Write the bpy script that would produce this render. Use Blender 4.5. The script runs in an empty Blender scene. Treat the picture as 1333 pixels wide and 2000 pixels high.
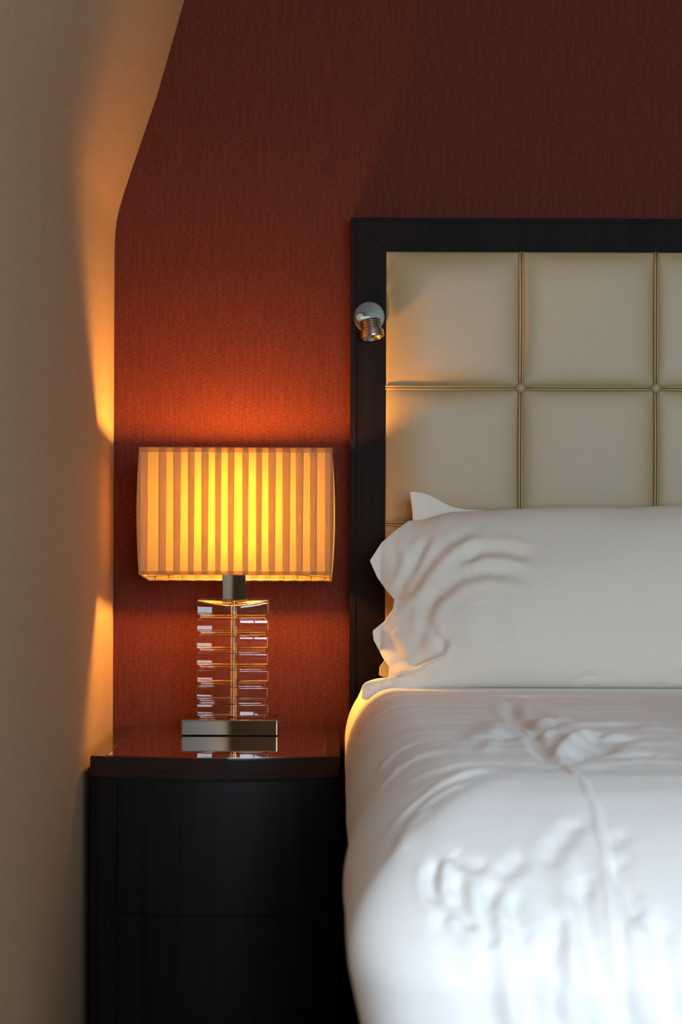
import bpy, bmesh, math, random
import numpy as np
from mathutils import Vector, noise

# ------------------------------------------------------------------ camera, world, lights, exposure
S = bpy.context.scene
COL = S.collection
F = 50 / 22.3 * 2000          # focal length in pixels of the 1333x2000 frame
CAMY, EYE = -4.3, 1.02
cam_d = bpy.data.cameras.new('camera'); cam = bpy.data.objects.new('camera', cam_d); COL.objects.link(cam)
cam.location = (0, CAMY, EYE); cam.rotation_euler = (math.pi / 2, math.radians(-0.2), 0)
cam_d.lens = 50; cam_d.sensor_width = 22.3; cam_d.sensor_fit = 'AUTO'; cam_d.clip_start = 0.05
cam_d.dof.use_dof = True; cam_d.dof.focus_distance = 4.12; cam_d.dof.aperture_fstop = 3.4
S.camera = cam

w = bpy.data.worlds.new('world'); S.world = w; w.use_nodes = True
w.node_tree.nodes['Background'].inputs[0].default_value = (0.75, 0.87, 1.0, 1)
w.node_tree.nodes['Background'].inputs[1].default_value = 0.5

WIN_X0, WIN_X1, WIN_Z0, WIN_Z1, ROOM_Y = 0.02, 1.85, 0.72, 2.2, -4.95
ld = bpy.data.lights.new('daylight', 'AREA'); lo = bpy.data.objects.new('daylight', ld); COL.objects.link(lo)
ld.shape = 'RECTANGLE'; ld.size = WIN_X1 - WIN_X0; ld.size_y = WIN_Z1 - WIN_Z0
ld.energy = 186; ld.color = (0.70, 0.90, 1.09)
lo.location = ((WIN_X0 + WIN_X1) / 2, ROOM_Y - 0.12, (WIN_Z0 + WIN_Z1) / 2); lo.rotation_euler = (math.radians(90), 0, 0)
BULB_STRENGTH = 620

S.view_settings.view_transform = 'Standard'; S.view_settings.look = 'None'
S.view_settings.gamma = 1; S.view_settings.use_curve_mapping = False
S.view_settings.exposure = 0.0

def at(px, py, D):                      # world point at photo pixel (px,py), D metres from the lens
    return Vector(((px - 666.5) * D / F, CAMY + D, EYE - (py - 1000) * D / F))

# ------------------------------------------------------------------ materials
def mat(name, color, rough=0.5, metal=0.0, coat=0.0, trans=0.0, ior=1.45, spec=0.5, sheen=0.0):
    m = bpy.data.materials.new(name); m.use_nodes = True
    b = m.node_tree.nodes['Principled BSDF']
    b.inputs['Base Color'].default_value = (*color, 1); b.inputs['Roughness'].default_value = rough
    b.inputs['Metallic'].default_value = metal; b.inputs['Coat Weight'].default_value = coat
    b.inputs['Coat Roughness'].default_value = 0.03
    b.inputs['Transmission Weight'].default_value = trans; b.inputs['IOR'].default_value = ior
    b.inputs['Specular IOR Level'].default_value = spec; b.inputs['Sheen Weight'].default_value = sheen
    return m

def nodes(m): return m.node_tree.nodes, m.node_tree.links, m.node_tree.nodes['Principled BSDF']

def textured(m, c1, c2, scale=(1, 1, 1), nscale=1.0, detail=6, bump=0.2, dist=0.001, p0=0.35, p1=0.65, second=None):
    N, L, b = nodes(m)
    tc = N.new('ShaderNodeTexCoord'); mp = N.new('ShaderNodeMapping'); mp.inputs['Scale'].default_value = scale
    nz = N.new('ShaderNodeTexNoise'); nz.inputs['Scale'].default_value = nscale; nz.inputs['Detail'].default_value = detail
    nz.inputs['Roughness'].default_value = 0.7
    cr = N.new('ShaderNodeValToRGB'); cr.color_ramp.elements[0].position = p0; cr.color_ramp.elements[1].position = p1
    cr.color_ramp.elements[0].color = (*c1, 1); cr.color_ramp.elements[1].color = (*c2, 1)
    L.new(tc.outputs['Object'], mp.inputs[0]); L.new(mp.outputs[0], nz.inputs[0])
    fac = nz.outputs[0]
    if second:
        mp2 = N.new('ShaderNodeMapping'); mp2.inputs['Scale'].default_value = second
        nz2 = N.new('ShaderNodeTexNoise'); nz2.inputs['Scale'].default_value = nscale; nz2.inputs['Detail'].default_value = 3
        mx = N.new('ShaderNodeMath'); mx.operation = 'MULTIPLY_ADD'
        L.new(tc.outputs['Object'], mp2.inputs[0]); L.new(mp2.outputs[0], nz2.inputs[0])
        hf = N.new('ShaderNodeMath'); hf.operation = 'MULTIPLY'; hf.inputs[1].default_value = 0.5
        L.new(nz2.outputs[0], hf.inputs[0])
        L.new(nz.outputs[0], mx.inputs[0]); mx.inputs[1].default_value = 0.5; L.new(hf.outputs[0], mx.inputs[2])
        fac = mx.outputs[0]
    L.new(fac, cr.inputs[0]); L.new(cr.outputs[0], b.inputs['Base Color'])
    bp = N.new('ShaderNodeBump'); bp.inputs['Strength'].default_value = bump; bp.inputs['Distance'].default_value = dist
    L.new(fac, bp.inputs['Height']); L.new(bp.outputs[0], b.inputs['Normal'])
    return m

M = {}
M['red'] = textured(mat('red_fabric_wallpaper', (0.2, 0.03, 0.02), 0.7, spec=0.12),
                    (0.046, 0.0073, 0.0035), (0.104, 0.0190, 0.0070), (320, 320, 11), 1.0, 5, 0.35, 0.001, 0.36, 0.66, second=(120, 120, 400))
M['beige'] = textured(mat('beige_linen_wallpaper', (0.5, 0.4, 0.3), 0.8, spec=0.1),
                      (0.33, 0.205, 0.122), (0.41, 0.263, 0.157), (60, 60, 240), 1.0, 4, 0.25, 0.0008, 0.35, 0.65, second=(300, 300, 60))
M['white_paint'] = textured(mat('off_white_paint', (0.6, 0.57, 0.5), 0.7), (0.34, 0.30, 0.25), (0.38, 0.34, 0.28), (3, 3, 3), 1, 3, 0.1)
M['carpet'] = textured(mat('brown_carpet', (0.15, 0.1, 0.07), 0.95), (0.09, 0.06, 0.045), (0.16, 0.11, 0.08), (150, 150, 150), 1, 5, 0.5, 0.003)
M['espresso'] = textured(mat('espresso_wood', (0.01, 0.007, 0.006), 0.42, spec=0.13),
                         (0.0055, 0.0038, 0.0034), (0.011, 0.0072, 0.0062), (60, 60, 3), 1, 6, 0.04, 0.0005)
M['frame_wood'] = textured(mat('headboard_frame_wood', (0.01, 0.007, 0.006), 0.55, spec=0.05), (0.005, 0.0032, 0.003), (0.009, 0.0055, 0.005), (60, 60, 3), 1, 6, 0.04, 0.0005)
M['espresso_top'] = textured(mat('espresso_lacquer', (0.012, 0.007, 0.006), 0.16, spec=0.35), (0.012, 0.006, 0.005), (0.022, 0.011, 0.008), (4, 60, 60), 1, 6, 0.0)
M['inlay'] = mat('polished_dark_glass', (0.012, 0.005, 0.004), 0.02, coat=1.0, ior=1.7, spec=1.0)
M['line'] = mat('inlay_line', (0.004, 0.002, 0.002), 0.4)
M['gap'] = mat('shadow_gap', (0.002, 0.0015, 0.0015), 0.8)
M['leather'] = textured(mat('cream_leather', (0.5, 0.43, 0.3), 0.42, spec=0.4), (0.265, 0.180, 0.080), (0.298, 0.208, 0.095), (400, 400, 400), 1, 4, 0.15, 0.0004)
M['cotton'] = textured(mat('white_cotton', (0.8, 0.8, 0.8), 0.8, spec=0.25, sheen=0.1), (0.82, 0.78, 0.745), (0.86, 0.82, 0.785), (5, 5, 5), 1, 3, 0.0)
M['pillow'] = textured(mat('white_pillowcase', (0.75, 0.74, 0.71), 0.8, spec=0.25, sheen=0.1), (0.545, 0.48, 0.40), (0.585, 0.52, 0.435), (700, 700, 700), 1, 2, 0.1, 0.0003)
M['chrome'] = mat('polished_chrome', (0.33, 0.33, 0.33), 0.03, 1.0)
M['satin'] = mat('satin_nickel', (0.50, 0.47, 0.43), 0.2, 1.0)
M['plate'] = mat('brushed_plate', (0.10, 0.094, 0.085), 0.5, 1.0)
M['knob'] = mat('brushed_knob', (0.17, 0.15, 0.12), 0.4, 1.0)
M['steel'] = mat('threaded_steel', (0.5, 0.5, 0.48), 0.3, 1.0)
M['glass'] = mat('clear_glass', (1.0, 0.96, 0.88), 0.0, trans=1.0, ior=1.5)
M['black'] = mat('black_plastic', (0.01, 0.01, 0.01), 0.4)
M['base_fabric'] = textured(mat('bed_base_fabric', (0.1, 0.08, 0.07), 0.9), (0.06, 0.05, 0.045), (0.09, 0.075, 0.065), (200, 200, 200), 1)
M['wire'] = mat('shade_wire', (0.25, 0.2, 0.14), 0.5, 0.6)

def cloth_translucent(name, diff, tr, fac):
    m = bpy.data.materials.new(name); m.use_nodes = True
    N, L = m.node_tree.nodes, m.node_tree.links
    N.remove(N['Principled BSDF'])
    d = N.new('ShaderNodeBsdfDiffuse'); d.inputs[0].default_value = (*diff, 1)
    t = N.new('ShaderNodeBsdfTranslucent'); t.inputs[0].default_value = (*tr, 1)
    mx = N.new('ShaderNodeMixShader'); mx.inputs[0].default_value = fac
    tc = N.new('ShaderNodeTexCoord'); wv = N.new('ShaderNodeTexNoise'); wv.inputs['Scale'].default_value = 900
    bp = N.new('ShaderNodeBump'); bp.inputs['Strength'].default_value = 0.15; bp.inputs['Distance'].default_value = 0.0003
    L.new(tc.outputs['Object'], wv.inputs[0]); L.new(wv.outputs[0], bp.inputs['Height']); L.new(bp.outputs[0], d.inputs['Normal'])
    L.new(d.outputs[0], mx.inputs[1]); L.new(t.outputs[0], mx.inputs[2]); L.new(mx.outputs[0], N['Material Output'].inputs[0])
    return m
M['shade'] = cloth_translucent('shade_fabric', (0.40, 0.28, 0.16), (0.125, 0.088, 0.012), 0.62)
M['pleat'] = cloth_translucent('pleat_fabric', (0.45, 0.33, 0.20), (0.92, 0.78, 0.50), 0.82)
M['bulb'] = bpy.data.materials.new('glowing_bulb'); M['bulb'].use_nodes = True
_b = M['bulb'].node_tree.nodes['Principled BSDF']
_b.inputs['Base Color'].default_value = (0.8, 0.7, 0.5, 1)
_b.inputs['Emission Color'].default_value = (1.0, 0.46, 0.07, 1); _b.inputs['Emission Strength'].default_value = BULB_STRENGTH

# ------------------------------------------------------------------ helpers
def link(name, me, m, parent=None, smooth=False, loc=None):
    o = bpy.data.objects.new(name, me); COL.objects.link(o)
    if m is not None: me.materials.append(m)
    if parent is not None: o.parent = parent
    if loc is not None: o.location = loc
    if smooth:
        for p in me.polygons: p.use_smooth = True
    return o

def obj(name, bm, m, parent=None, smooth=False, angle=None):
    me = bpy.data.meshes.new(name); bm.normal_update(); bm.to_mesh(me); bm.free()
    o = link(name, me, m, parent, smooth)
    if parent is not None:                      # parts are modelled in world space
        wl = parent.location.copy(); pp = parent.parent
        while pp is not None: wl += pp.location; pp = pp.parent
        me.transform(__import__('mathutils').Matrix.Translation(-wl))
    if angle is not None:
        for p in me.polygons: p.use_smooth = True
        me.set_sharp_from_angle(angle=math.radians(angle))
        wn = o.modifiers.new('weighted', 'WEIGHTED_NORMAL'); wn.keep_sharp = True; wn.weight = 100
    return o

def thing(name, label, cat, loc, group=None):
    o = bpy.data.objects.new(name, None); COL.objects.link(o); o.location = loc; o.empty_display_size = 0.05
    o['label'] = label; o['category'] = cat
    if group: o['group'] = group
    return o

def box(bm, x0, x1, y0, y1, z0, z1, bev=0.0, seg=2):
    r = bmesh.ops.create_cube(bm, size=1)
    for v in r['verts']:
        v.co = Vector((x0 + (v.co.x + .5) * (x1 - x0), y0 + (v.co.y + .5) * (y1 - y0), z0 + (v.co.z + .5) * (z1 - z0)))
    if bev > 0:
        es = list({e for v in r['verts'] for e in v.link_edges})
        bmesh.ops.bevel(bm, geom=es, offset=bev, segments=seg, profile=0.5, affect='EDGES')
    return bm

def newbox(*a, **k): return box(bmesh.new(), *a, **k)

def tube(bm, pts, r, n=8, caps=True):
    pts = [Vector(p) for p in pts]; rings = []
    for i, p in enumerate(pts):
        t = (pts[min(i + 1, len(pts) - 1)] - pts[max(i - 1, 0)]).normalized()
        a = t.cross(Vector((0, 0, 1)));
        if a.length < 0.3: a = t.cross(Vector((0, 1, 0)))
        a.normalize(); b = a.cross(t).normalized()
        rr = r[i] if isinstance(r, (list, tuple)) else r
        rings.append([bm.verts.new(p + (a * math.cos(2 * math.pi * k / n) + b * math.sin(2 * math.pi * k / n)) * rr) for k in range(n)])
    for i in range(len(rings) - 1):
        for k in range(n):
            bm.faces.new((rings[i][k], rings[i][(k + 1) % n], rings[i + 1][(k + 1) % n], rings[i + 1][k]))
    if caps:
        bm.faces.new(rings[0][::-1]); bm.faces.new(rings[-1])
    bmesh.ops.recalc_face_normals(bm, faces=bm.faces[:])
    return bm

def lathe(bm, prof, origin, axis, n=32):        # prof: (distance along axis, radius)
    axis = Vector(axis).normalized(); a = axis.orthogonal().normalized(); b = axis.cross(a); origin = Vector(origin)
    rings = []
    for h, r in prof:
        if r < 1e-6: rings.append([bm.verts.new(origin + axis * h)])
        else: rings.append([bm.verts.new(origin + axis * h + (a * math.cos(2 * math.pi * k / n) + b * math.sin(2 * math.pi * k / n)) * r) for k in range(n)])
    for i in range(len(rings) - 1):
        A, B = rings[i], rings[i + 1]
        for k in range(n):
            k2 = (k + 1) % n
            if len(A) == 1 and len(B) == 1: continue
            if len(A) == 1: bm.faces.new((A[0], B[k], B[k2]))
            elif len(B) == 1: bm.faces.new((A[k], B[0], A[k2]))
            else: bm.faces.new((A[k], B[k], B[k2], A[k2]))
    bmesh.ops.recalc_face_normals(bm, faces=bm.faces[:])
    return bm

def prism(bm, poly, axis, a0, a1):               # poly in the two other axes
    def mk(p, a):
        return Vector((a, p[0], p[1])) if axis == 'x' else Vector((p[0], a, p[1])) if axis == 'y' else Vector((p[0], p[1], a))
    A = [bm.verts.new(mk(p, a0)) for p in poly]; B = [bm.verts.new(mk(p, a1)) for p in poly]
    n = len(poly)
    bm.faces.new(A); bm.faces.new(B[::-1])
    for i in range(n): bm.faces.new((A[i], B[i], B[(i + 1) % n], A[(i + 1) % n]))
    bmesh.ops.recalc_face_normals(bm, faces=bm.faces[:])
    return bm

def struct(name, bm, m, label, angle=None, parent=None):
    o = obj(name, bm, m, parent, angle=angle)
    if parent is None: o['kind'] = 'structure'; o['label'] = label; o['category'] = name.split('_')[0]
    return o

# ------------------------------------------------------------------ room shell
XR, ZC = 3.0, 2.5
struct('wall_back', newbox(-0.75, XR, 0, 0.15, 0, ZC), M['red'], 'dark red streaked fabric wallpaper wall behind the headboard and lamp')
kx = 4.3 / F
prof = [(222, 500), (222.4, 478), (223.5, 455), (226, 433), (231, 409), (241.5, 374), (262, 312), (304, 188), (357, 0)]
pp = [(-0.4263, 0.0)] + [((x - 666.5) * kx, EYE + (1000 - y) * kx) for x, y in prof]
sl = (pp[-1][0] - pp[-2][0]) / (pp[-1][1] - pp[-2][1])
pp.append((pp[-1][0] + sl * (ZC - pp[-1][1]), ZC))
poly = pp + [(-0.75, ZC), (-0.75, 0.0)]
struct('wall_left', prism(bmesh.new(), poly, 'y', ROOM_Y, 0.0), M['beige'], 'beige textured wall on the left that bends over into an attic slope', angle=25)
struct('wall_right', newbox(XR, XR + 0.15, ROOM_Y, 0.15, 0, ZC), M['beige'], 'beige wall on the far side of the bed')
struct('floor', newbox(-0.75, XR + 0.15, ROOM_Y - 0.3, 0.15, -0.1, 0), M['carpet'], 'brown carpeted floor under the bed')
struct('ceiling', newbox(-0.75, XR + 0.15, ROOM_Y - 0.3, 0.15, ZC, ZC + 0.1), M['white_paint'], 'off-white ceiling over the bed')
bm = bmesh.new()
box(bm, -0.75, WIN_X0, ROOM_Y - 0.2, ROOM_Y, 0, ZC); box(bm, WIN_X1, XR + 0.15, ROOM_Y - 0.2, ROOM_Y, 0, ZC)
box(bm, WIN_X0, WIN_X1, ROOM_Y - 0.2, ROOM_Y, 0, WIN_Z0); box(bm, WIN_X0, WIN_X1, ROOM_Y - 0.2, ROOM_Y, WIN_Z1, ZC)
struct('wall_front', bm, M['beige'], 'beige wall with the window opposite the headboard')
bm = bmesh.new()
for a in (WIN_X0, (WIN_X0 + WIN_X1) / 2 - 0.03, WIN_X1 - 0.06): box(bm, a, a + 0.06, ROOM_Y - 0.08, ROOM_Y - 0.02, WIN_Z0, WIN_Z1, 0.004)
for z in (WIN_Z0, WIN_Z1 - 0.06): box(bm, WIN_X0, WIN_X1, ROOM_Y - 0.08, ROOM_Y - 0.02, z, z + 0.06, 0.004)
struct('window_1', bm, M['white_paint'], 'white two-light window frame opposite the headboard')

# ------------------------------------------------------------------ headboard
HD = 4.235; HY = CAMY + HD                       # frame front plane
hx0 = at(684, 0, HD).x; cx0 = at(753, 0, HD).x; CW = 264 * HD / F; NC = 7
cx1 = cx0 + CW * NC; hx1 = cx1 + (cx0 - hx0)
hz1 = at(0, 424.5, HD).z; cz1 = at(0, 491, HD).z; RH = 265.5 * HD / F; NR = 5
hb = thing('headboard', 'tall headboard with dark wood frame and buttoned cream leather squares, behind the pillows', 'headboard', ((hx0 + hx1) / 2, -0.02, 0))
def frame_member(pts, name):
    bm = bmesh.new(); prism(bm, pts, 'y', HY, -0.002)
    bmesh.ops.bevel(bm, geom=[e for e in bm.edges if abs(e.verts[0].co.y - HY) < 1e-5 and abs(e.verts[1].co.y - HY) < 1e-5], offset=0.0018, segments=2, affect='EDGES')
    obj(name, bm, M['frame_wood'], hb, angle=40)
frame_member([(hx0, 0.0), (cx0, 0.0), (cx0, cz1), (hx0, hz1)], 'frame_stile')
frame_member([(hx1, 0.0), (cx1, 0.0), (cx1, cz1), (hx1, hz1)], 'frame_stile')
frame_member([(hx0, hz1), (hx1, hz1), (cx1, cz1), (cx0, cz1)], 'frame_rail')
for a in (hx0 + 0.008, ):                        # outer bead line on the frame
    obj('bead', newbox(a, a + 0.0025, HY - 0.0015, HY + 0.001, 0, hz1 - 0.008, 0.0006), M['frame_wood'], hb)
obj('bead', newbox(hx0 + 0.008, hx1 - 0.008, HY - 0.0015, HY + 0.001, hz1 - 0.0105, hz1 - 0.008, 0.0006), M['frame_wood'], hb)
obj('backing_board', newbox(cx0 + 0.001, cx1 - 0.001, -0.035, -0.003, 0.02, cz1 - 0.001), M['frame_wood'], hb)
SEAM_Y, BUL = HY + 0.0025, 0.0065
def panel_mesh(edge=False):
    n = 40; vs = []; fs = []
    for j in range(n + 1):
        for i in range(n + 1):
            u, v = (1 - math.cos(math.pi * i / n)) / 2, (1 - math.cos(math.pi * j / n)) / 2
            e = lambda t: (1 - abs(2 * t - 1) ** 5.0) ** 0.5 if 0 < t < 1 else 0.0
            # pulled-in edges towards the buttoned corners
            eu = math.sin(math.pi / 2 * min(1, u / 0.40)) ** 0.75 if edge and 0 < u < 0.5 else e(u)
            h = (BUL + (0.009 * (1 - u) if edge else 0)) * eu * e(v)
            h += 0.0035 * (max(e(u), 0) ** .5) * (max(e(v), 0) ** .5)
            vs.append((u * CW, -h, v * RH))
    for j in range(n):
        for i in range(n):
            a = j * (n + 1) + i; fs.append((a, a + 1, a + n + 2, a + n + 1))
    b0 = len(vs)                                 # give the pad its sides and back
    rim = [i for i in range(n + 1)] + [j * (n + 1) + n for j in range(1, n + 1)] + [n * (n + 1) + i for i in range(n - 1, -1, -1)] + [j * (n + 1) for j in range(n - 1, 0, -1)]
    for r in rim: x, y, z = vs[r]; vs.append((x, 0.022, z))
    m = len(rim)
    for k in range(m): fs.append((rim[(k + 1) % m], rim[k], b0 + k, b0 + (k + 1) % m))
    fs.append(tuple(range(b0, b0 + m)))
    me = bpy.data.meshes.new('cushion_panel'); me.from_pydata(vs, [], fs); me.update()
    for p in me.polygons: p.use_smooth = len(p.vertices) == 4
    me.materials.append(M['leather']); return me
pm = panel_mesh(); pme = panel_mesh(True)
for r in range(NR):
    for c in range(NC):
        o = bpy.data.objects.new('cushion_panel', pme if c == 0 else pm); COL.objects.link(o); o.parent = hb
        o.location = Vector((cx0 + c * CW, SEAM_Y, cz1 - (r + 1) * RH)) - hb.location
bt = None
for c in range(1, NC):                           # piping over the seams, one length per square
    x = cx0 + c * CW
    for r in range(NR):
        z0, z1 = cz1 - (r + 1) * RH, cz1 - r * RH
        bow = 0.0007 * (1 if (c + r) % 2 else -1)
        bm = bmesh.new()
        for s in (-1, 1):
            pts = []
            for k in range(13):
                t = k / 12; q = math.sin(math.pi * t)
                pts.append((x + s * 0.0024 + bow * q, SEAM_Y - 0.0045 - 0.0070 * q ** .25, z0 + t * (z1 - z0)))
            tube(bm, pts, 0.0022, 6)
        obj('piping', bm, M['leather'], hb, smooth=True)
for r in range(1, NR):
    z = cz1 - r * RH
    for c in range(NC):
        x0, x1 = cx0 + c * CW, cx0 + (c + 1) * CW
        bm = bmesh.new()
        for s in (-1, 1):
            pts = []
            for k in range(13):
                t = k / 12; q = math.sin(math.pi * t)
                pts.append((x0 + t * (x1 - x0), SEAM_Y - 0.0045 - 0.0070 * q ** .25, z + s * 0.0024 - 0.001 * q))
            tube(bm, pts, 0.0022, 6)
        obj('piping', bm, M['leather'], hb, smooth=True)
    for c in range(1, NC):
        bm = bmesh.new()
        lathe(bm, [(0.0, 0.0), (0.0, 0.0088), (0.004, 0.0094), (0.0075, 0.0086), (0.0098, 0.0055), (0.0105, 0.0)], (cx0 + c * CW, SEAM_Y - 0.002, z), (0, -1, 0), 24)
        obj('button', bm, M['leather'], hb, smooth=True)

# ------------------------------------------------------------------ reading lamp on the frame
rp = at(720.5, 619, HD)
rl = thing('reading_lamp', 'small round chrome swivel reading light fixed on the dark headboard frame', 'lamp', rp)
bm = bmesh.new()
lathe(bm, [(0, 0), (0, 0.029), (0.003, 0.0292), (0.0048, 0.0282), (0.0056, 0.0262), (0.0078, 0.008), (0.0078, 0)], rp, (0, -1, 0), 64)
obj('wall_plate', bm, M['plate'], rl, angle=30)
kp = at(703.5, 620, HD - 0.02)
bm = bmesh.new()
lathe(bm, [(0, 0), (0, 0.006), (0.012, 0.006), (0.012, 0.0098), (0.0165, 0.0098), (0.019, 0.0085), (0.0185, 0.0066), (0.0195, 0.006), (0.020, 0)], (kp.x, HY - 0.006, kp.z), (0, -1, 0), 40)
obj('knob', bm, M['knob'], rl, angle=30)
bm = bmesh.new(); box(bm, -0.006, 0.014, -0.004, 0.004, -0.004, 0.004, 0.001)
bmesh.ops.translate(bm, verts=bm.verts[:], vec=(kp.x + 0.004, HY - 0.024, kp.z - 0.001))
obj('swivel_arm', bm, M['knob'], rl, angle=30)
hd0 = at(721, 622, 0); ax = Vector((0.16, -0.22, -1)).normalized()
h0 = Vector((at(722, 623, HD - 0.04).x, HY - 0.030, at(722, 623, HD - 0.04).z))
pf = [(0, 0), (0, 0.009), (0.0012, 0.0155)]
for k in range(4):
    b = 0.002 + k * 0.0045
    pf += [(b, 0.0182), (b + 0.0018, 0.0186), (b + 0.0024, 0.0160), (b + 0.0040, 0.0160)]
pf += [(0.0205, 0.0192), (0.0225, 0.0196), (0.0228, 0.0214), (0.0335, 0.0216), (0.0355, 0.0208), (0.0355, 0.0186), (0.031, 0.0165), (0.031, 0)]
bm = bmesh.new(); lathe(bm, pf, h0, ax, 48)
obj('lamp_head', bm, M['satin'], rl, angle=28)
bm = bmesh.new(); lathe(bm, [(0.0312, 0), (0.0312, 0.0155), (0.0322, 0.015), (0.0335, 0)], h0, ax, 32)
obj('lens', bm, M['glass'], rl, smooth=True)

# ------------------------------------------------------------------ nightstand
ND = 3.76; NY = CAMY + ND; NX0 = at(178, 0, ND).x; NX1 = -0.001; NT = EYE - 477.5 * ND / F; NB = -0.012
ns = thing('nightstand', 'dark espresso bow-front nightstand between the beige wall and the bed', 'nightstand', ((NX0 + NX1) / 2, NY / 2, 0))
ncx, nhw = (NX0 + NX1) / 2, (NX1 - NX0) / 2
def bowy(x, base, amt=0.045): return base - amt * (1 - min(1, ((x - ncx) / nhw) ** 2))
def bow_slab(x0, x1, ytop, yback, z0, z1, n=32, bev=0.0015, amt=0.045):
    pts = [(x0 + (x1 - x0) * i / n, bowy(x0 + (x1 - x0) * i / n, ytop, amt)) for i in range(n + 1)] + [(x1, yback), (x0, yback)]
    bm = prism(bmesh.new(), pts, 'z', z0, z1)
    if bev:
        es = [e for e in bm.edges if abs(e.verts[0].co.z - e.verts[1].co.z) < 1e-6]
        bmesh.ops.bevel(bm, geom=es, offset=bev, segments=2, affect='EDGES')
    return bm
SL = 0.034
obj('top', bow_slab(NX0, NX1, NY, NB, NT - SL, NT), M['espresso_top'], ns, angle=35)
ix0, ix1 = NX0 + 0.026, NX1 - 0.024
obj('inlay_border', bow_slab(ix0, ix1, NY + 0.010, NB - 0.006, NT - 0.001, NT + 0.0004, bev=0, amt=0.043), M['line'], ns)
obj('inlay_panel', bow_slab(ix0 + 0.0022, ix1 - 0.0022, NY + 0.0122, NB - 0.008, NT - 0.001, NT + 0.0008, bev=0, amt=0.043), M['inlay'], ns)
zb = NT - SL
obj('side_panel', newbox(NX0 + 0.002, NX0 + 0.024, NY + 0.012, NB, 0.0, zb - 0.001, 0.001), M['espresso'], ns)
obj('side_panel', newbox(NX1 - 0.024, NX1 - 0.002, NY + 0.012, NB, 0.0, zb - 0.001, 0.001), M['espresso'], ns)
obj('back_panel', newbox(NX0 + 0.024, NX1 - 0.024, NB - 0.02, NB, 0.05, zb - 0.001), M['espresso'], ns)
dx0, dx1 = at(233, 0, ND).x, at(619, 0, ND).x
for a, b in ((NX0 + 0.001, dx0 - 0.0012), (dx1 + 0.0012, NX1 - 0.001)):
    obj('front_stile', bow_slab(a, b, NY + 0.004, NY + 0.05, 0.0, zb - 0.001, 8), M['espresso'], ns, angle=35)
obj('carcass', bow_slab(dx0 - 0.003, dx1 + 0.003, NY + 0.014, NB - 0.02, 0.06, zb - 0.001, 24, bev=0), M['gap'], ns)
zm = EYE - 789 * (ND - 0.03) / F
obj('drawer_front', bow_slab(dx0 + 0.0012, dx1 - 0.0012, NY + 0.006, NY + 0.03, zm + 0.0012, zb - 0.0045), M['espresso'], ns, angle=35)
obj('door', bow_slab(dx0 + 0.0012, dx1 - 0.0012, NY + 0.006, NY + 0.03, 0.075, zm - 0.0012), M['espresso'], ns, angle=35)
obj('plinth', bow_slab(dx0 - 0.001, dx1 + 0.001, NY + 0.02, NY + 0.06, 0.0, 0.072), M['espresso'], ns, angle=35)

# ------------------------------------------------------------------ table lamp
LX, LD = -0.1955, 4.155; LY = CAMY + LD; LZ = NT + 0.0010
tl = thing('table_lamp', 'table lamp with glowing pleated rectangular shade on stacked clear glass and chrome base', 'lamp', (LX, LY, LZ))
obj('base_plate', newbox(LX - 0.088, LX + 0.084, LY - 0.066, LY + 0.066, LZ, LZ + 0.0285, 0.0022, 3), M['chrome'], tl, angle=40)
GZ0, GZ1 = LZ + 0.0285, EYE - 172 * 4.14 / F
NBK = 7; BH = (GZ1 - GZ0) / NBK
def glass_plan(s, n=18):                        # flat back, bowed front, rounded ends
    W, B, A = 0.0625 - s, 0.040 - s, 0.034 - s
    pts = []
    for i in range(n + 1):
        t = -1 + 2 * i / n; pts.append((t * W, -(A + 0.0065 * (1 - t * t))))
    pts += [(W + 0.0015, -A + 0.004), (W + 0.0015, B - 0.004)]
    for i in range(n + 1):
        t = 1 - 2 * i / n; pts.append((t * W, B))
    pts += [(-W - 0.0015, B - 0.004), (-W - 0.0015, -A + 0.004)]
    return pts
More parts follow.
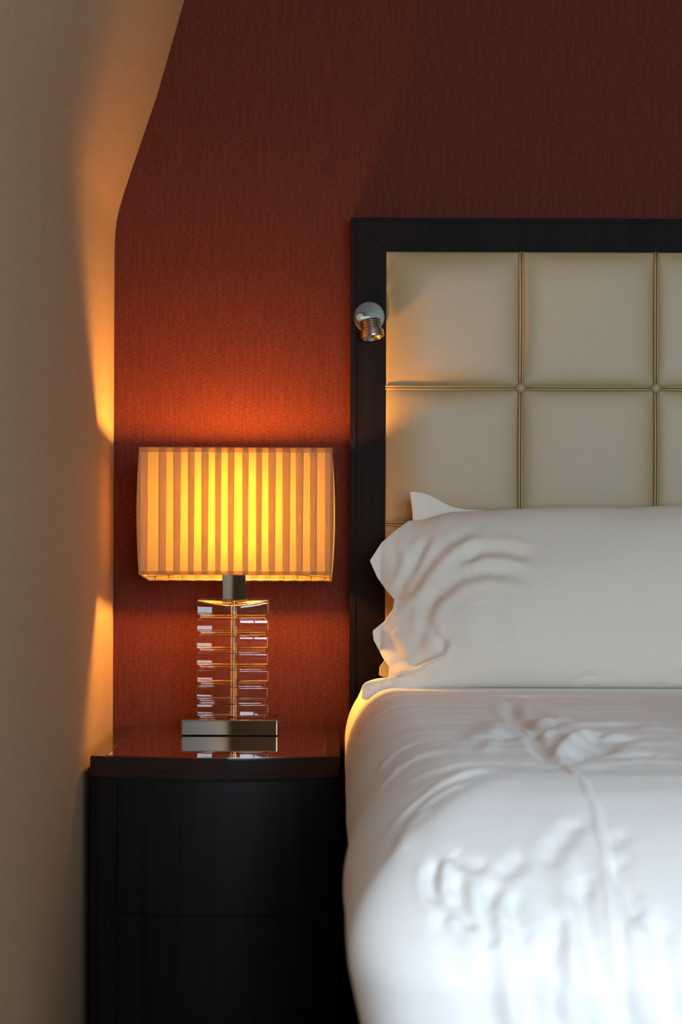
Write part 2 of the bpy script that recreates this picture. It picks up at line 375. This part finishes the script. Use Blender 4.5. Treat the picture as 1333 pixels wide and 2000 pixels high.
def glass_block(k):
    z0 = GZ0 + k * BH; top = k == NBK - 1
    bm = bmesh.new(); levels = [(0.0002, 0.0064), (0.0012, 0.0052), (0.0036, 0.0050), (0.0044, 0.0024), (0.0050, 0.0006), (0.0066, 0.0),
                                (BH - 0.0066, 0.0), (BH - 0.0050, 0.0006), (BH - 0.0044, 0.0024), (BH - 0.0036, 0.0050), (BH - 0.0012, 0.0052), (BH - 0.0002, 0.0064)]
    if top: levels = levels[:6] + [(BH - 0.004, 0.0), (BH - 0.0012, 0.0003), (BH, 0.0014)]
    rnd = random.Random(k); jx, jy = rnd.uniform(-.0008, .0008), rnd.uniform(-.0006, .0006)
    rings = []
    for li, (h, s) in enumerate(levels):
        ring = []
        for x, y in glass_plan(s):
            zz = z0 + h
            if top and li >= len(levels) - 3 and y < 0: zz -= 0.0085 * (1 - min(1, (x / 0.0625) ** 2)) * min(1, -y / 0.03)
            ring.append(bm.verts.new((LX + 0.001 + x + jx, LY + y + jy - 0.005, zz)))
        rings.append(ring)
    n = len(rings[0])
    for a, b in zip(rings, rings[1:]):
        for i in range(n): bm.faces.new((a[i], a[(i + 1) % n], b[(i + 1) % n], b[i]))
    bm.faces.new(rings[0][::-1])
    if top:
        c = bm.verts.new((LX + 0.001, LY - 0.005, z0 + BH - 0.004))
        for i in range(n): bm.faces.new((rings[-1][i], rings[-1][(i + 1) % n], c))
    else: bm.faces.new(rings[-1])
    bmesh.ops.recalc_face_normals(bm, faces=bm.faces[:])
    # bored hole for the rod: an air-filled shell, normals pointing into the hole
    h = bmesh.new(); lathe(h, [(0.0006, 0), (0.0006, 0.0058), (BH - (0.006 if top else 0.0006), 0.0058), (BH - (0.006 if top else 0.0006), 0)], (LX + 0.003, LY - 0.005, z0), (0, 0, 1), 20)
    bmesh.ops.reverse_faces(h, faces=h.faces[:]); me = bpy.data.meshes.new('t'); h.to_mesh(me); h.free(); bm.from_mesh(me); bpy.data.meshes.remove(me)
    return bm
for k in range(NBK): obj('glass_block', glass_block(k), M['glass'], tl, angle=50)
bm = bmesh.new(); pf = [(0, 0)]
z = 0.0
while z < GZ1 - GZ0 - 0.004: pf += [(z, 0.0026), (z + 0.0012, 0.0032), (z + 0.0024, 0.0026)]; z += 0.0030
pf.append((z, 0)); lathe(bm, pf, (LX + 0.003, LY - 0.005, GZ0), (0, 0, 1), 12)
obj('rod', bm, M['steel'], tl, smooth=True)
bm = bmesh.new(); lathe(bm, [(0, 0), (0, 0.009), (0.002, 0.009), (0.004, 0.006), (0.004, 0)], (LX, LY - 0.012, GZ0 - 0.0003), (0, 0, 1), 20)
obj('cord_washer', bm, M['black'], tl, angle=40)
NK = GZ1 - 0.0005
obj('neck', newbox(LX - 0.018, LX + 0.0255, LY - 0.02, LY + 0.014, NK, NK + 0.052, 0.0012, 2), M['chrome'], tl, angle=40)
bm = bmesh.new(); lathe(bm, [(0, 0), (0, 0.017), (0.03, 0.017), (0.034, 0.014), (0.068, 0.014), (0.068, 0)], (LX + 0.003, LY, NK + 0.05), (0, 0, 1), 24)
obj('socket', bm, M['black'], tl, angle=40)
bz = NK + 0.118
bm = bmesh.new(); lathe(bm, [(0, 0), (0, 0.012), (0.012, 0.014), (0.026, 0.022), (0.040, 0.0275), (0.052, 0.0285), (0.064, 0.0255), (0.074, 0.017), (0.079, 0.007), (0.080, 0)], (LX + 0.006, LY, bz), (0, 0, 1), 24)
obj('bulb', bm, M['bulb'], tl, smooth=True)['label'] = 'lit warm light bulb seen glowing through the shade'

# shade: tilted a little backwards, sides slightly swollen
SD0, SDEP = 4.052, 0.198
SX0, SX1 = at(272, 0, SD0).x, at(647.5, 0, SD0).x; SZ0, SZ1 = at(0, 1123.5, SD0).z, at(0, 875, SD0).z
SW, SH = SX1 - SX0, SZ1 - SZ0; SY0 = CAMY + SD0; TILT = 0.0165
sh_root = bpy.data.objects.new('lamp_shade', None)
def shade_pt(x, d, z, bulge=0.0):               # x,z across the shade; d = 0 front .. 1 rear
    return Vector((x, SY0 + d * SDEP + bulge, z - TILT * d))
def shade_body():
    bm = bmesh.new(); nz = 14; nx = 26; nd = 12
    per = [(i / nx, 0, 'f') for i in range(nx)] + [(1, j / nd, 'r') for j in range(nd)] + [(1 - i / nx, 1, 'b') for i in range(nx)] + [(0, 1 - j / nd, 'l') for j in range(nd)]
    rings = []
    for k in range(nz + 1):
        v = k / nz; q = math.sin(math.pi * v) ** .7
        ring = []
        for (u, d, s) in per:
            x = SX0 + SW * u; ox = oy = 0
            if s in 'rl' and 0 < d < 1 or s in 'rl': ox = 0.0062 * q * (1 if s == 'r' else -1) * (0.75 + 0.25 * math.sin(math.pi * d))
            if s in 'fb': ox = 0.0062 * q * 0.75 * (1 if u > .999 else -1 if u < .001 else 0)
            ring.append(bm.verts.new(shade_pt(x + ox, d, SZ0 + SH * v, oy)))
        rings.append(ring)
    n = len(per)
    for a, b in zip(rings, rings[1:]):
        for i in range(n): bm.faces.new((a[i], a[(i + 1) % n], b[(i + 1) % n], b[i]))
    bmesh.ops.recalc_face_normals(bm, faces=bm.faces[:])
    return bm
shade = obj('lamp_shade', shade_body(), M['shade'], tl, angle=30)
def strip(x0t, x1t, x0b, x1b, d, off, z0=None, z1=None, m=None, name='pleat', par=None):
    bm = bmesh.new(); z0 = SZ0 if z0 is None else z0; z1 = SZ1 if z1 is None else z1; n = 6
    A = []
    for k in range(n + 1):
        v = k / n
        a = x0b + (x0t - x0b) * v; b = x1b + (x1t - x1b) * v; z = z0 + (z1 - z0) * v
        q = 0.0006 * math.sin(math.pi * v)
        A.append([bm.verts.new(shade_pt(a, d, z, off)), bm.verts.new(shade_pt((a + b) / 2, d, z, off - q)), bm.verts.new(shade_pt(b, d, z, off)),
                  bm.verts.new(shade_pt(b, d, z, off + 0.0007)), bm.verts.new(shade_pt(a, d, z, off + 0.0007))])
    for p, q in zip(A, A[1:]):
        for i in range(5): bm.faces.new((p[i], p[(i + 1) % 5], q[(i + 1) % 5], q[i]))
    bm.faces.new(A[0]); bm.faces.new(A[-1][::-1])
    bmesh.ops.recalc_face_normals(bm, faces=bm.faces[:])
    return obj(name, bm, m or M['pleat'], par or shade)
ppx = SD0 / F
bright = [(275, 20, 22), (359, 20, 24), (437, 19, 24), (516, 18, 22), (589, 18, 21), (668, 22, 25), (748, 21, 23), (822, 18, 21), (902, 19, 23), (982, 16, 19), (1060, 19, 22)]
def zx(v): return ((v / 2.962 + 240) - 666.5) * ppx
edges = [(215, 215)] + [(c, h) for c, h, hb_ in bright]
prev = 212
rnd = random.Random(4)
bounds = []
for c, ht, hb_ in bright:
    bounds.append((prev, c - ht, prev + 0, c - hb_)); prev = c + ht
bounds.append((prev, 1118, prev, 1118))
for i, (a, b, ab, bb) in enumerate(bounds):
    s = 3 if i not in (0,) else 0
    strip(zx(a), zx(b), zx(ab + s), zx(bb), 0, 0.0006)
for a, b in ((100, 148), (1166, 1212)):          # double cloth along the front corners
    strip(zx(a), zx(b), zx(a), zx(b), 0, 0.0006)
for i in range(13):                              # pleats of the rear panel
    x = SX0 + 0.02 + i * (SW - 0.04) / 12.0
    strip(x - 0.006, x + 0.006, x - 0.006, x + 0.006, 1, -0.0016)
for z0, z1, nm in ((SZ1 - 0.0085, SZ1 + 0.0004, 'hem'), (SZ0 - 0.0004, SZ0 + 0.0065, 'hem')):
    for d, off in ((0, -0.0012), (1, 0.0004)):
        strip(SX0 - 0.0006, SX1 + 0.0006, SX0 - 0.0006, SX1 + 0.0006, d, off, z0, z1, M['pleat'], nm)
bm = bmesh.new()                                 # wire frame with spider arms inside the shade
for zz in (SZ0 + 0.002, SZ1 - 0.002):
    c = [shade_pt(SX0 + 0.002, 0, zz, 0.003), shade_pt(SX1 - 0.002, 0, zz, 0.003), shade_pt(SX1 - 0.002, 1, zz, -0.003), shade_pt(SX0 + 0.002, 1, zz, -0.003)]
    for i in range(4): tube(bm, [c[i], c[(i + 1) % 4]], 0.0011, 6)
for u, d in ((0, 0), (1, 0), (1, 1), (0, 1)):
    x = SX0 + 0.002 if u == 0 else SX1 - 0.002
    tube(bm, [shade_pt(x, d, SZ0 + 0.002, 0.003 if d == 0 else -0.003), shade_pt(x, d, SZ1 - 0.002, 0.003 if d == 0 else -0.003)], 0.0011, 6)
cz = NK + 0.052
for u in (0, 1):
    x = SX0 + 0.002 if u == 0 else SX1 - 0.002
    tube(bm, [shade_pt(x, 0.5, SZ0 + 0.002), (LX + 0.003 + (u - .5) * 0.03, LY, cz)], 0.0012, 6)
obj('wire_frame', bm, M['wire'], shade)

# ------------------------------------------------------------------ bed
BX0, BX1, FOOT, HEAD, BT = 0.008, 1.88, CAMY + 2.22, -0.105, 0.722
bed = thing('bed', 'wide bed with its mattress and base under the white duvet', 'bed', ((BX0 + BX1) / 2, (FOOT + HEAD) / 2, 0))
obj('bed_base', newbox(BX0 + 0.15, BX1 - 0.15, FOOT + 0.26, HEAD - 0.03, 0.10, 0.30, 0.01), M['base_fabric'], bed)
obj('mattress', newbox(BX0 + 0.14, BX1 - 0.14, FOOT + 0.24, HEAD - 0.03, 0.302, 0.60, 0.04, 4), M['cotton'], bed, angle=40)
for x in (BX0 + 0.18, BX1 - 0.24):
    for y in (FOOT + 0.3, HEAD - 0.1): obj('leg', newbox(x, x + 0.06, y, y + 0.06, 0, 0.10, 0.004), M['black'], bed)

def fbm(P, sc, seed=0):
    out = np.empty(len(P))
    for i, p in enumerate(P): out[i] = noise.noise(Vector((p[0] * sc[0] + seed, p[1] * sc[1], p[2] * sc[2])))
    return out

def project(V):
    D = V[:, 1] - CAMY
    return 666.5 + V[:, 0] / D * F, 1000 - (V[:, 2] - EYE) / D * F, D

def grid_normals(V, nu, nv):                     # V laid out [v, u]
    G = V.reshape(nv, nu, 3)
    du = np.gradient(G, axis=1); dv = np.gradient(G, axis=0)
    n = np.cross(du, dv); n /= (np.linalg.norm(n, axis=2, keepdims=True) + 1e-12)
    return n.reshape(-1, 3)

def lay(poly, V, mask):                          # where a drawn crease falls on the cloth: 3-D polyline of surface points
    px, py, D = project(V); out = []
    pts = []
    for (a, b) in zip(poly, poly[1:]):
        for k in range(6): t = k / 6; pts.append((a[0] + (b[0] - a[0]) * t, a[1] + (b[1] - a[1]) * t))
    pts.append(poly[-1])
    idx = np.where(mask)[0]
    for (x, y) in pts:
        d = (px[idx] - x) ** 2 + (py[idx] - y) ** 2
        j = idx[np.argmin(d)]; out.append(V[j])
    return np.array(out)

def poly_dist(V, P):                             # distance to a polyline, position along it 0..1, signed side unavailable
    best = np.full(len(V), 1e9); tt = np.zeros(len(V)); m = len(P) - 1
    for i in range(m):
        a, b = P[i], P[i + 1]; ab = b - a; L = (ab ** 2).sum() + 1e-12
        t = np.clip(((V - a) @ ab) / L, 0, 1); d = np.linalg.norm(V - (a + t[:, None] * ab), axis=1)
        k = d < best; best[k] = d[k]; tt[k] = (i + t[k]) / m
    return best, tt

def crease(V, N_, mask, poly, width, amp, shoulder=0.45):
    P = lay(poly, V, mask); d, t = poly_dist(V, P)
    near = d < width * 5
    fade = np.clip(np.minimum(t, 1 - t) * 5.5, 0, 1); fade = fade * fade * (3 - 2 * fade)
    end = np.clip(1 - np.maximum(d - width * 5, 0), 0, 1)
    g = np.exp(-(d / width) ** 2) - shoulder * np.exp(-((d - 1.9 * width) / (0.9 * width)) ** 2)
    return np.where(near, amp * g * (0.15 + 0.85 * fade) * end, 0)

def grid_obj(name, V, nu, nv, m, parent=None, wrap=False):
    fs = []
    for j in range(nv - 1):
        for i in range(nu if wrap else nu - 1):
            a = j * nu + i; b = j * nu + (i + 1) % nu; fs.append((a, b, b + nu, a + nu))
    me = bpy.data.meshes.new(name); me.from_pydata([tuple(v) for v in V], [], fs); me.update()
    return me

# --- duvet: rings following a rounded rectangle, profile from the middle of the bed over the edge and down
def duvet():
    rc = 0.13
    per = []
    def seg(p0, p1, n): 
        for i in range(n): per.append((p0[0] + (p1[0] - p0[0]) * i / n, p0[1] + (p1[1] - p0[1]) * i / n))
    nrm = []
    def line(p0, p1, n, nn):
        seg(p0, p1, n); nrm.extend([nn] * n)
    def arc(c, a0, a1, n):
        for i in range(n):
            a = a0 + (a1 - a0) * i / n; per.append((c[0] + rc * math.cos(a), c[1] + rc * math.sin(a))); nrm.append((math.cos(a), math.sin(a)))
    line((BX0, HEAD), (BX0, FOOT + rc), 210, (-1, 0))
    arc((BX0 + rc, FOOT + rc), math.pi, 1.5 * math.pi, 60)
    line((BX0 + rc, FOOT), (0.62, FOOT), 170, (0, -1))
    line((0.62, FOOT), (BX1 - rc, FOOT), 50, (0, -1))
    arc((BX1 - rc, FOOT + rc), 1.5 * math.pi, 2 * math.pi, 12)
    line((BX1, FOOT + rc), (BX1, HEAD), 40, (1, 0))
    line((BX1, HEAD), (BX0, HEAD), 60, (0, 1))
    nu = len(per); per = np.array(per); nrm = np.array(nrm, float)
    for _ in range(14):                          # soften the normals where sides meet
        nrm = (np.roll(nrm, 1, 0) + nrm + np.roll(nrm, -1, 0)) / 3
    hd = per[:, 1] > HEAD - 1e-6
    nrm[hd] = (0, 1); nrm[:3] = (-1, 0)
    nrm /= np.linalg.norm(nrm, axis=1, keepdims=True)
    wf = np.clip(-nrm[:, 1], 0, 1) ** 2; ws = nrm[:, 0] ** 2; wh = np.clip(nrm[:, 1], 0, 1) ** 2
    fy = np.clip((HEAD - per[:, 1]) / (HEAD - FOOT), 0, 1)
    A = wf * 0.42 + ws * (0.085 + 0.13 * fy ** 2) + wh * 0.02; B = wf * 0.17 + ws * (0.12 + 0.06 * fy ** 2) + wh * 0.02
    inner = np.stack([np.clip(per[:, 0], BX0 + 0.45, BX1 - 0.45), np.clip(per[:, 1], FOOT + 0.7, HEAD - 0.3)], 1)
    As = 0.085 + 0.13 * fy ** 2
    E = np.stack([np.clip(per[:, 0], BX0 + As, BX1 - As), np.clip(per[:, 1], FOOT + 0.42, HEAD - 0.02)], 1)
    rows = []
    nt, nc, nd_ = 110, 75, 95
    def tuck(z):
        h = np.clip((0.62 - z) / 0.44, 0, 1)
        return 0.045 * h * h * (3 - 2 * h) + 0.03 * h ** 1.5
    for j in range(nt):
        t = j / nt; t = 1 - (1 - t) ** 1.35
        p = inner + (E - inner) * t
        rows.append(np.column_stack([p, np.full(nu, BT)]))
    for j in range(nc):
        a = j / nc * math.pi / 2
        z = BT - B * (1 - math.cos(a)) ** (1 - 0.2 * wf)
        p = E + (per - E) * math.sin(a) - nrm * (tuck(z) * (ws + 0.45 * wf))[:, None]
        rows.append(np.column_stack([p, z]))
    for j in range(nd_ + 1):
        t = j / nd_; z = (BT - B) * (1 - t) + 0.16 * t
        p = per - nrm * (tuck(z) * (ws + 0.45 * wf))[:, None]
        rows.append(np.column_stack([p, z]))
    V = np.vstack(rows); nv = len(rows)
    Nn = grid_normals(V, nu, nv)
    G = V.reshape(nv, nu, 3)
    # orient the normals outwards
    c = np.array([(BX0 + BX1) / 2, (FOOT + HEAD) / 2, 0.3])
    if ((Nn * (V - c)).sum(1)).mean() < 0: Nn = -Nn
    Nn[:(nt + 3) * nu] = (0, 0, 1)
    px, py, D = project(V)
    mask = ((Nn * (np.array([0, CAMY, EYE]) - V)).sum(1) > 0) & (V[:, 0] < 0.75) & (V[:, 1] < HEAD - 0.12)
    Z = lambda L: [(x * 0.5199 + 640, y * 0.52 + 1350) for x, y in L]
    cr = [
        (Z([(640, 20), (690, 70), (740, 130), (790, 190), (830, 240), (900, 275), (960, 330), (1010, 430), (1050, 620), (1075, 850), (1095, 1050), (1115, 1300)]), 0.0042, 0.0042),
        (Z([(1035, 430), (1078, 620), (1100, 850), (1122, 1050), (1140, 1300)]), 0.005, -0.003),
        (Z([(685, 40), (700, 80), (725, 110), (775, 140)]), 0.010, -0.013), (Z([(780, 150), (790, 190), (815, 225), (860, 248)]), 0.009, -0.012), (Z([(800, 180), (840, 160), (880, 160), (900, 190)]), 0.010, 0.008), (Z([(640, 130), (620, 180), (600, 230)]), 0.010, 0.004), (Z([(1000, 150), (1020, 190), (1060, 215)]), 0.012, -0.006), (Z([(700, 30), (850, 60), (1000, 80)]), 0.014, 0.004), (Z([(640, 15), (760, 20), (900, 40)]), 0.012, -0.004), (Z([(1000, 95), (1150, 110), (1300, 130)]), 0.014, -0.005),
        (Z([(1010, 150), (950, 170), (900, 200), (865, 245)]), 0.011, 0.015), (Z([(800, 140), (860, 95), (890, 130)]), 0.02, 0.014),
        (Z([(900, 245), (1000, 215), (1080, 180), (1200, 175)]), 0.02, -0.012), (Z([(840, 160), (960, 125), (1150, 125), (1300, 150)]), 0.02, 0.007),
        (Z([(720, 150), (640, 170), (560, 180)]), 0.02, -0.007), (Z([(540, 190), (600, 160), (640, 110), (700, 110)]), 0.02, 0.007),
        (Z([(300, 330), (430, 292), (520, 265), (700, 258), (860, 262)]), 0.014, 0.0055),
        (Z([(880, 300), (1000, 262), (1200, 250), (1330, 262)]), 0.016, 0.004), (Z([(880, 262), (1000, 240), (1200, 225), (1330, 235)]), 0.014, -0.006),
        (Z([(230, 520), (330, 420), (440, 340), (540, 300), (640, 285)]), 0.011, 0.0045),
        (Z([(330, 460), (420, 385), (520, 335)]), 0.009, 0.003), (Z([(180, 300), (240, 230), (330, 180)]), 0.012, 0.003),
        (Z([(190, 380), (260, 290), (350, 235), (440, 215)]), 0.012, 0.0035), (Z([(280, 620), (300, 520), (370, 440)]), 0.012, 0.003),
        (Z([(470, 590), (500, 630), (560, 655), (620, 655)]), 0.009, -0.0045), (Z([(650, 690), (700, 660), (745, 610)]), 0.010, -0.005),
        (Z([(408, 630), (398, 690), (404, 745), (425, 800)]), 0.007, -0.012), (Z([(425, 640), (440, 690), (450, 740)]), 0.009, 0.004), (Z([(475, 770), (455, 820), (430, 870)]), 0.008, -0.006),
        (Z([(468, 690), (500, 750), (525, 830), (548, 910)]), 0.0085, -0.011), (Z([(430, 850), (460, 920), (500, 1000), (520, 1120)]), 0.012, -0.006), (Z([(610, 980), (620, 1100), (610, 1300)]), 0.014, -0.006),
        (Z([(640, 700), (610, 790), (610, 870), (630, 980)]), 0.0095, -0.010),
        (Z([(700, 740), (705, 850), (735, 1000), (760, 1180), (770, 1300)]), 0.010, -0.010), (Z([(660, 760), (670, 900), (700, 1100), (710, 1300)]), 0.016, 0.006),
        (Z([(830, 660), (860, 590), (905, 530), (970, 470)]), 0.011, -0.006), (Z([(970, 650), (962, 780), (975, 900), (1010, 1020), (1040, 1130)]), 0.010, -0.011),
        (Z([(885, 820), (870, 950), (870, 1100), (850, 1300)]), 0.010, -0.010), (Z([(825, 930), (800, 1080), (785, 1300)]), 0.010, -0.008),
        (Z([(925, 760), (915, 950), (905, 1300)]), 0.016, 0.007),
        (Z([(1082, 600), (1105, 690), (1150, 780), (1180, 860)]), 0.010, -0.009), (Z([(1240, 840), (1255, 950), (1285, 1100), (1310, 1300)]), 0.012, -0.010),
        (Z([(1180, 850), (1200, 1000), (1215, 1300)]), 0.013, 0.006), (Z([(1085, 580), (1100, 540), (1120, 520)]), 0.01, -0.004),
        (Z([(1010, 1100), (1040, 1200), (1050, 1320)]), 0.011, 0.006),
    ]
    disp = np.zeros(len(V))
    fade_top = 1.0
    for p, wd, am in cr: disp += crease(V, Nn, mask, p, wd, am * (0.62 if wd > 0.0125 or abs(am) > 0.0125 or wd < 0.006 else 0.70), 0.2)
    sel = V[:, 0] < 0.9
    idx = np.where(sel & (V[:, 1] < -0.2))[0]
    Vs = V[idx]
    disp[idx] += 0.006 * fbm(Vs, (3.5, 3.5, 3.5), 2.0)
    top = np.clip((V[idx, 2] - (BT - 0.03)) / 0.03, 0, 1)
    disp[idx] += top * 0.0022 * fbm(Vs, (4, 22, 4), 9.0)
    front = np.clip((0.60 - V[idx, 2]) / 0.12, 0, 1) * np.clip(-Nn[idx, 1], 0, 1)
    disp[idx] += front * 0.012 * fbm(Vs, (11, 0, 1.3), 5.0)
    # the loose foot corner swells outwards a little
    cd = np.exp(-(((V[:, 1] - (FOOT + 0.28)) / 0.22) ** 2)) * np.exp(-(((V[:, 2] - 0.59) / 0.06) ** 2)) * np.clip(-Nn[:, 0], 0, 1)
    disp += 0.006 * cd
    disp *= np.clip((-0.44 - V[:, 1]) / 0.12, 0, 1) ** .7 * 1.0
    V = V + Nn * disp[:, None]
    k = np.clip((V[:, 1] + 0.50) / 0.08, 0, 1); V[:, 2] -= 0.003 * k * k * (3 - 2 * k)      # pressed down under the pillows
    ctr = np.array([[(BX0 + BX1) / 2, (FOOT + HEAD) / 2, BT]])
    me = grid_obj('duvet', V, nu, nv, None, wrap=True)
    bm = bmesh.new(); bm.from_mesh(me)
    bm.verts.ensure_lookup_table()
    inner_loop = [bm.verts[i] for i in range(nu)]
    bmesh.ops.remove_doubles(bm, verts=bm.verts[:], dist=0.0002)
    es = [e for e in bm.edges if e.is_boundary and e.verts[0].co.z > 0.6]
    bmesh.ops.holes_fill(bm, edges=es, sides=0)
    bmesh.ops.recalc_face_normals(bm, faces=bm.faces[:])
    up = sum(f.normal.z * f.calc_area() for f in bm.faces if f.calc_center_median().z > 0.7)
    if up < 0: bmesh.ops.reverse_faces(bm, faces=bm.faces[:])
    bm.to_mesh(me); bm.free()
    return me
me = duvet()
dv = link('duvet', me, M['cotton'], smooth=True)
dv['label'] = 'smooth white duvet with soft creases draped over the bed foot'; dv['category'] = 'duvet'
sm = dv.modifiers.new('cloth', 'SOLIDIFY'); sm.thickness = 0.012; sm.offset = -1

# --- pillows
def interp(pts, y):
    ys = [p[0] for p in pts]; xs = [p[1] for p in pts]
    return np.interp(y, ys, xs)
def pillow(name, label, left, top, bottom, xr, D0, D1, T, TB, flange, creases, wave, seed, nu=230, nv=170, group=None, bot_D=None):
    """left: [(y,x)] photo outline of the open end; top/bottom: [(x,y)]; D0 depth at the bottom, D1 at the top"""
    u = 1 - np.cos(np.linspace(0, 1, nu) * math.pi / 2) ** 1.0
    u = np.linspace(0, 1, nu) ** 1.25; v = (1 - np.cos(np.linspace(0, 1, nv) * math.pi)) / 2
    U, Vv = np.meshgrid(u, v)
    yt0, yb0 = left[0][0], left[-1][0]
    yl = yb0 + (yt0 - yb0) * Vv
    xl = interp(left, yl)
    X = xl + (xr - xl) * U
    Xn = np.clip(X, top[0][0], xr)
    Yt = np.interp(Xn, [p[0] for p in top], [p[1] for p in top]); Yb = np.interp(np.clip(X, bottom[0][0], xr), [p[0] for p in bottom], [p[1] for p in bottom])
    k = np.clip(U * 9, 0, 1); k = k * k * (3 - 2 * k)
    Yfull = Yb + (Yt - Yb) * Vv
    Y = yl * (1 - k) + Yfull * k
    D = D0 + (D1 - D0) * Vv
    cen = np.stack([(X - 666.5) * D / F, CAMY + D, EYE - (Y - 1000) * D / F], -1)
    fl = np.clip((X - (left[0][1] - 1000) * 0 - flange[0]) / (flange[1] - flange[0]), 0, 1)
    fl = np.sin(fl * math.pi / 2) ** 0.8
    ur = np.clip((1 - U) * 5, 0, 1); ur = np.sin(ur * math.pi / 2) ** 0.8
    vv = (1 - np.abs(2 * Vv - 1) ** 2.4) ** 0.6
    th = fl * ur * vv
    out = []
    fr = cen.copy(); bk = cen.copy()
    fr[..., 1] -= T * th + 0.0015; bk[..., 1] += TB * th + 0.0015
    wv = wave * (1 - fl)
    w_ = np.interp(Y, [p[0] for p in left], [(-1) ** i for i in range(len(left))])
    wob = np.sin((Y - 1094) / 140 * 2 * math.pi) * wv
    fr[..., 1] += wob; bk[..., 1] += wob
    V = fr.reshape(-1, 3); Nn = grid_normals(V, nu, nv)
    if Nn[:, 1].mean() > 0: Nn = -Nn
    mask = np.ones(len(V), bool); disp = np.zeros(len(V))
    for p, wd, am in creases: disp += crease(V, Nn, mask, p, wd, am * 0.6)
    disp += 0.012 * fbm(V, (4, 4, 6), seed) * th.reshape(-1) + 0.0015 * fbm(V, (14, 4, 14), seed + 3)
    edge = np.clip(np.minimum(np.minimum(Vv, 1 - Vv) * 14, np.minimum(U * 30, (1 - U) * 10)), 0, 1).reshape(-1)
    V = V + Nn * (disp * edge)[:, None]
    B = bk.reshape(-1, 3)
    vs = [tuple(a) for a in V] + [tuple(a) for a in B]; o = nu * nv; fs = []
    for j in range(nv - 1):
        for i in range(nu - 1):
            a = j * nu + i; fs.append((a, a + 1, a + nu + 1, a + nu)); fs.append((o + a, o + a + nu, o + a + nu + 1, o + a + 1))
    rim = list(range(nu)) + [j * nu + nu - 1 for j in range(1, nv)] + [(nv - 1) * nu + i for i in range(nu - 2, -1, -1)] + [j * nu for j in range(nv - 2, 0, -1)]
    for a, b in zip(rim, rim[1:] + rim[:1]): fs.append((b, a, o + a, o + b))
    me = bpy.data.meshes.new(name); me.from_pydata(vs, [], fs); me.update()
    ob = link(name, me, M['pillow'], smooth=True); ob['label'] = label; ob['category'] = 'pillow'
    if group: ob['group'] = group
    return ob
Zp = lambda L: [(x / 2.011 + 670, y / 2.011 + 930) for x, y in L]
pillow('pillow', 'big white pillow at the front with a zigzag open pillowcase end towards the lamp',
       [(1016, 800), (1036, 772), (1060, 745), (1095, 723), (1128, 738), (1152, 755), (1170, 771), (1190, 768), (1213, 752), (1232, 729), (1250, 731), (1286, 750), (1302, 762), (1322, 760), (1330, 722), (1336, 711), (1362, 708), (1366, 712)],
       [(800, 1016), (850, 1001), (905, 998), (960, 996), (1050, 990), (1150, 988), (1230, 989), (1333, 984), (1480, 986), (1640, 1000)],
       [(708, 1366), (760, 1354), (830, 1345), (960, 1342), (1333, 1342), (1640, 1342)], 1640, 3.94, 4.085, 0.075, 0.05, (745, 960),
       [(Zp([(335, 220), (290, 310), (240, 400), (165, 570)]), 0.010, -0.008), (Zp([(560, 225), (440, 290), (370, 360), (300, 460), (230, 530)]), 0.013, 0.010),
        (Zp([(760, 315), (650, 285), (540, 285), (460, 340)]), 0.012, -0.007), (Zp([(740, 410), (640, 378), (540, 375), (460, 395), (360, 480), (325, 560), (300, 700)]), 0.012, -0.009),
        (Zp([(410, 630), (385, 680), (330, 720), (250, 760)]), 0.008, -0.009), (Zp([(380, 720), (280, 765), (180, 780), (90, 800)]), 0.010, 0.010),
        (Zp([(200, 590), (240, 660), (270, 720)]), 0.012, 0.004), (Zp([(220, 230), (250, 330), (230, 420)]), 0.010, 0.005),
        (Zp([(350, 590), (370, 640), (400, 660)]), 0.008, -0.005), (Zp([(560, 480), (590, 560), (600, 700)]), 0.02, -0.004),
        (Zp([(900, 820), (960, 790), (1000, 780)]), 0.008, -0.003), (Zp([(1290, 810), (1333, 760)]), 0.008, -0.003)],
       0.012, 1.0)
pillow('pillow', 'second white pillow behind, only its pointed top corner showing against the cream leather',
       [(960, 801), (975, 803), (1000, 806), (1030, 808), (1100, 795), (1200, 770), (1290, 752), (1302, 743), (1318, 742), (1322, 750)],
       [(801, 961), (830, 975), (862, 986), (910, 994), (975, 997), (1100, 998), (1333, 996), (1640, 1000)],
       [(745, 1322), (1640, 1324)], 1640, 4.105, 4.13, 0.012, 0.028, (770, 900),
       [], 0.0, 7.0, nu=140, nv=110)
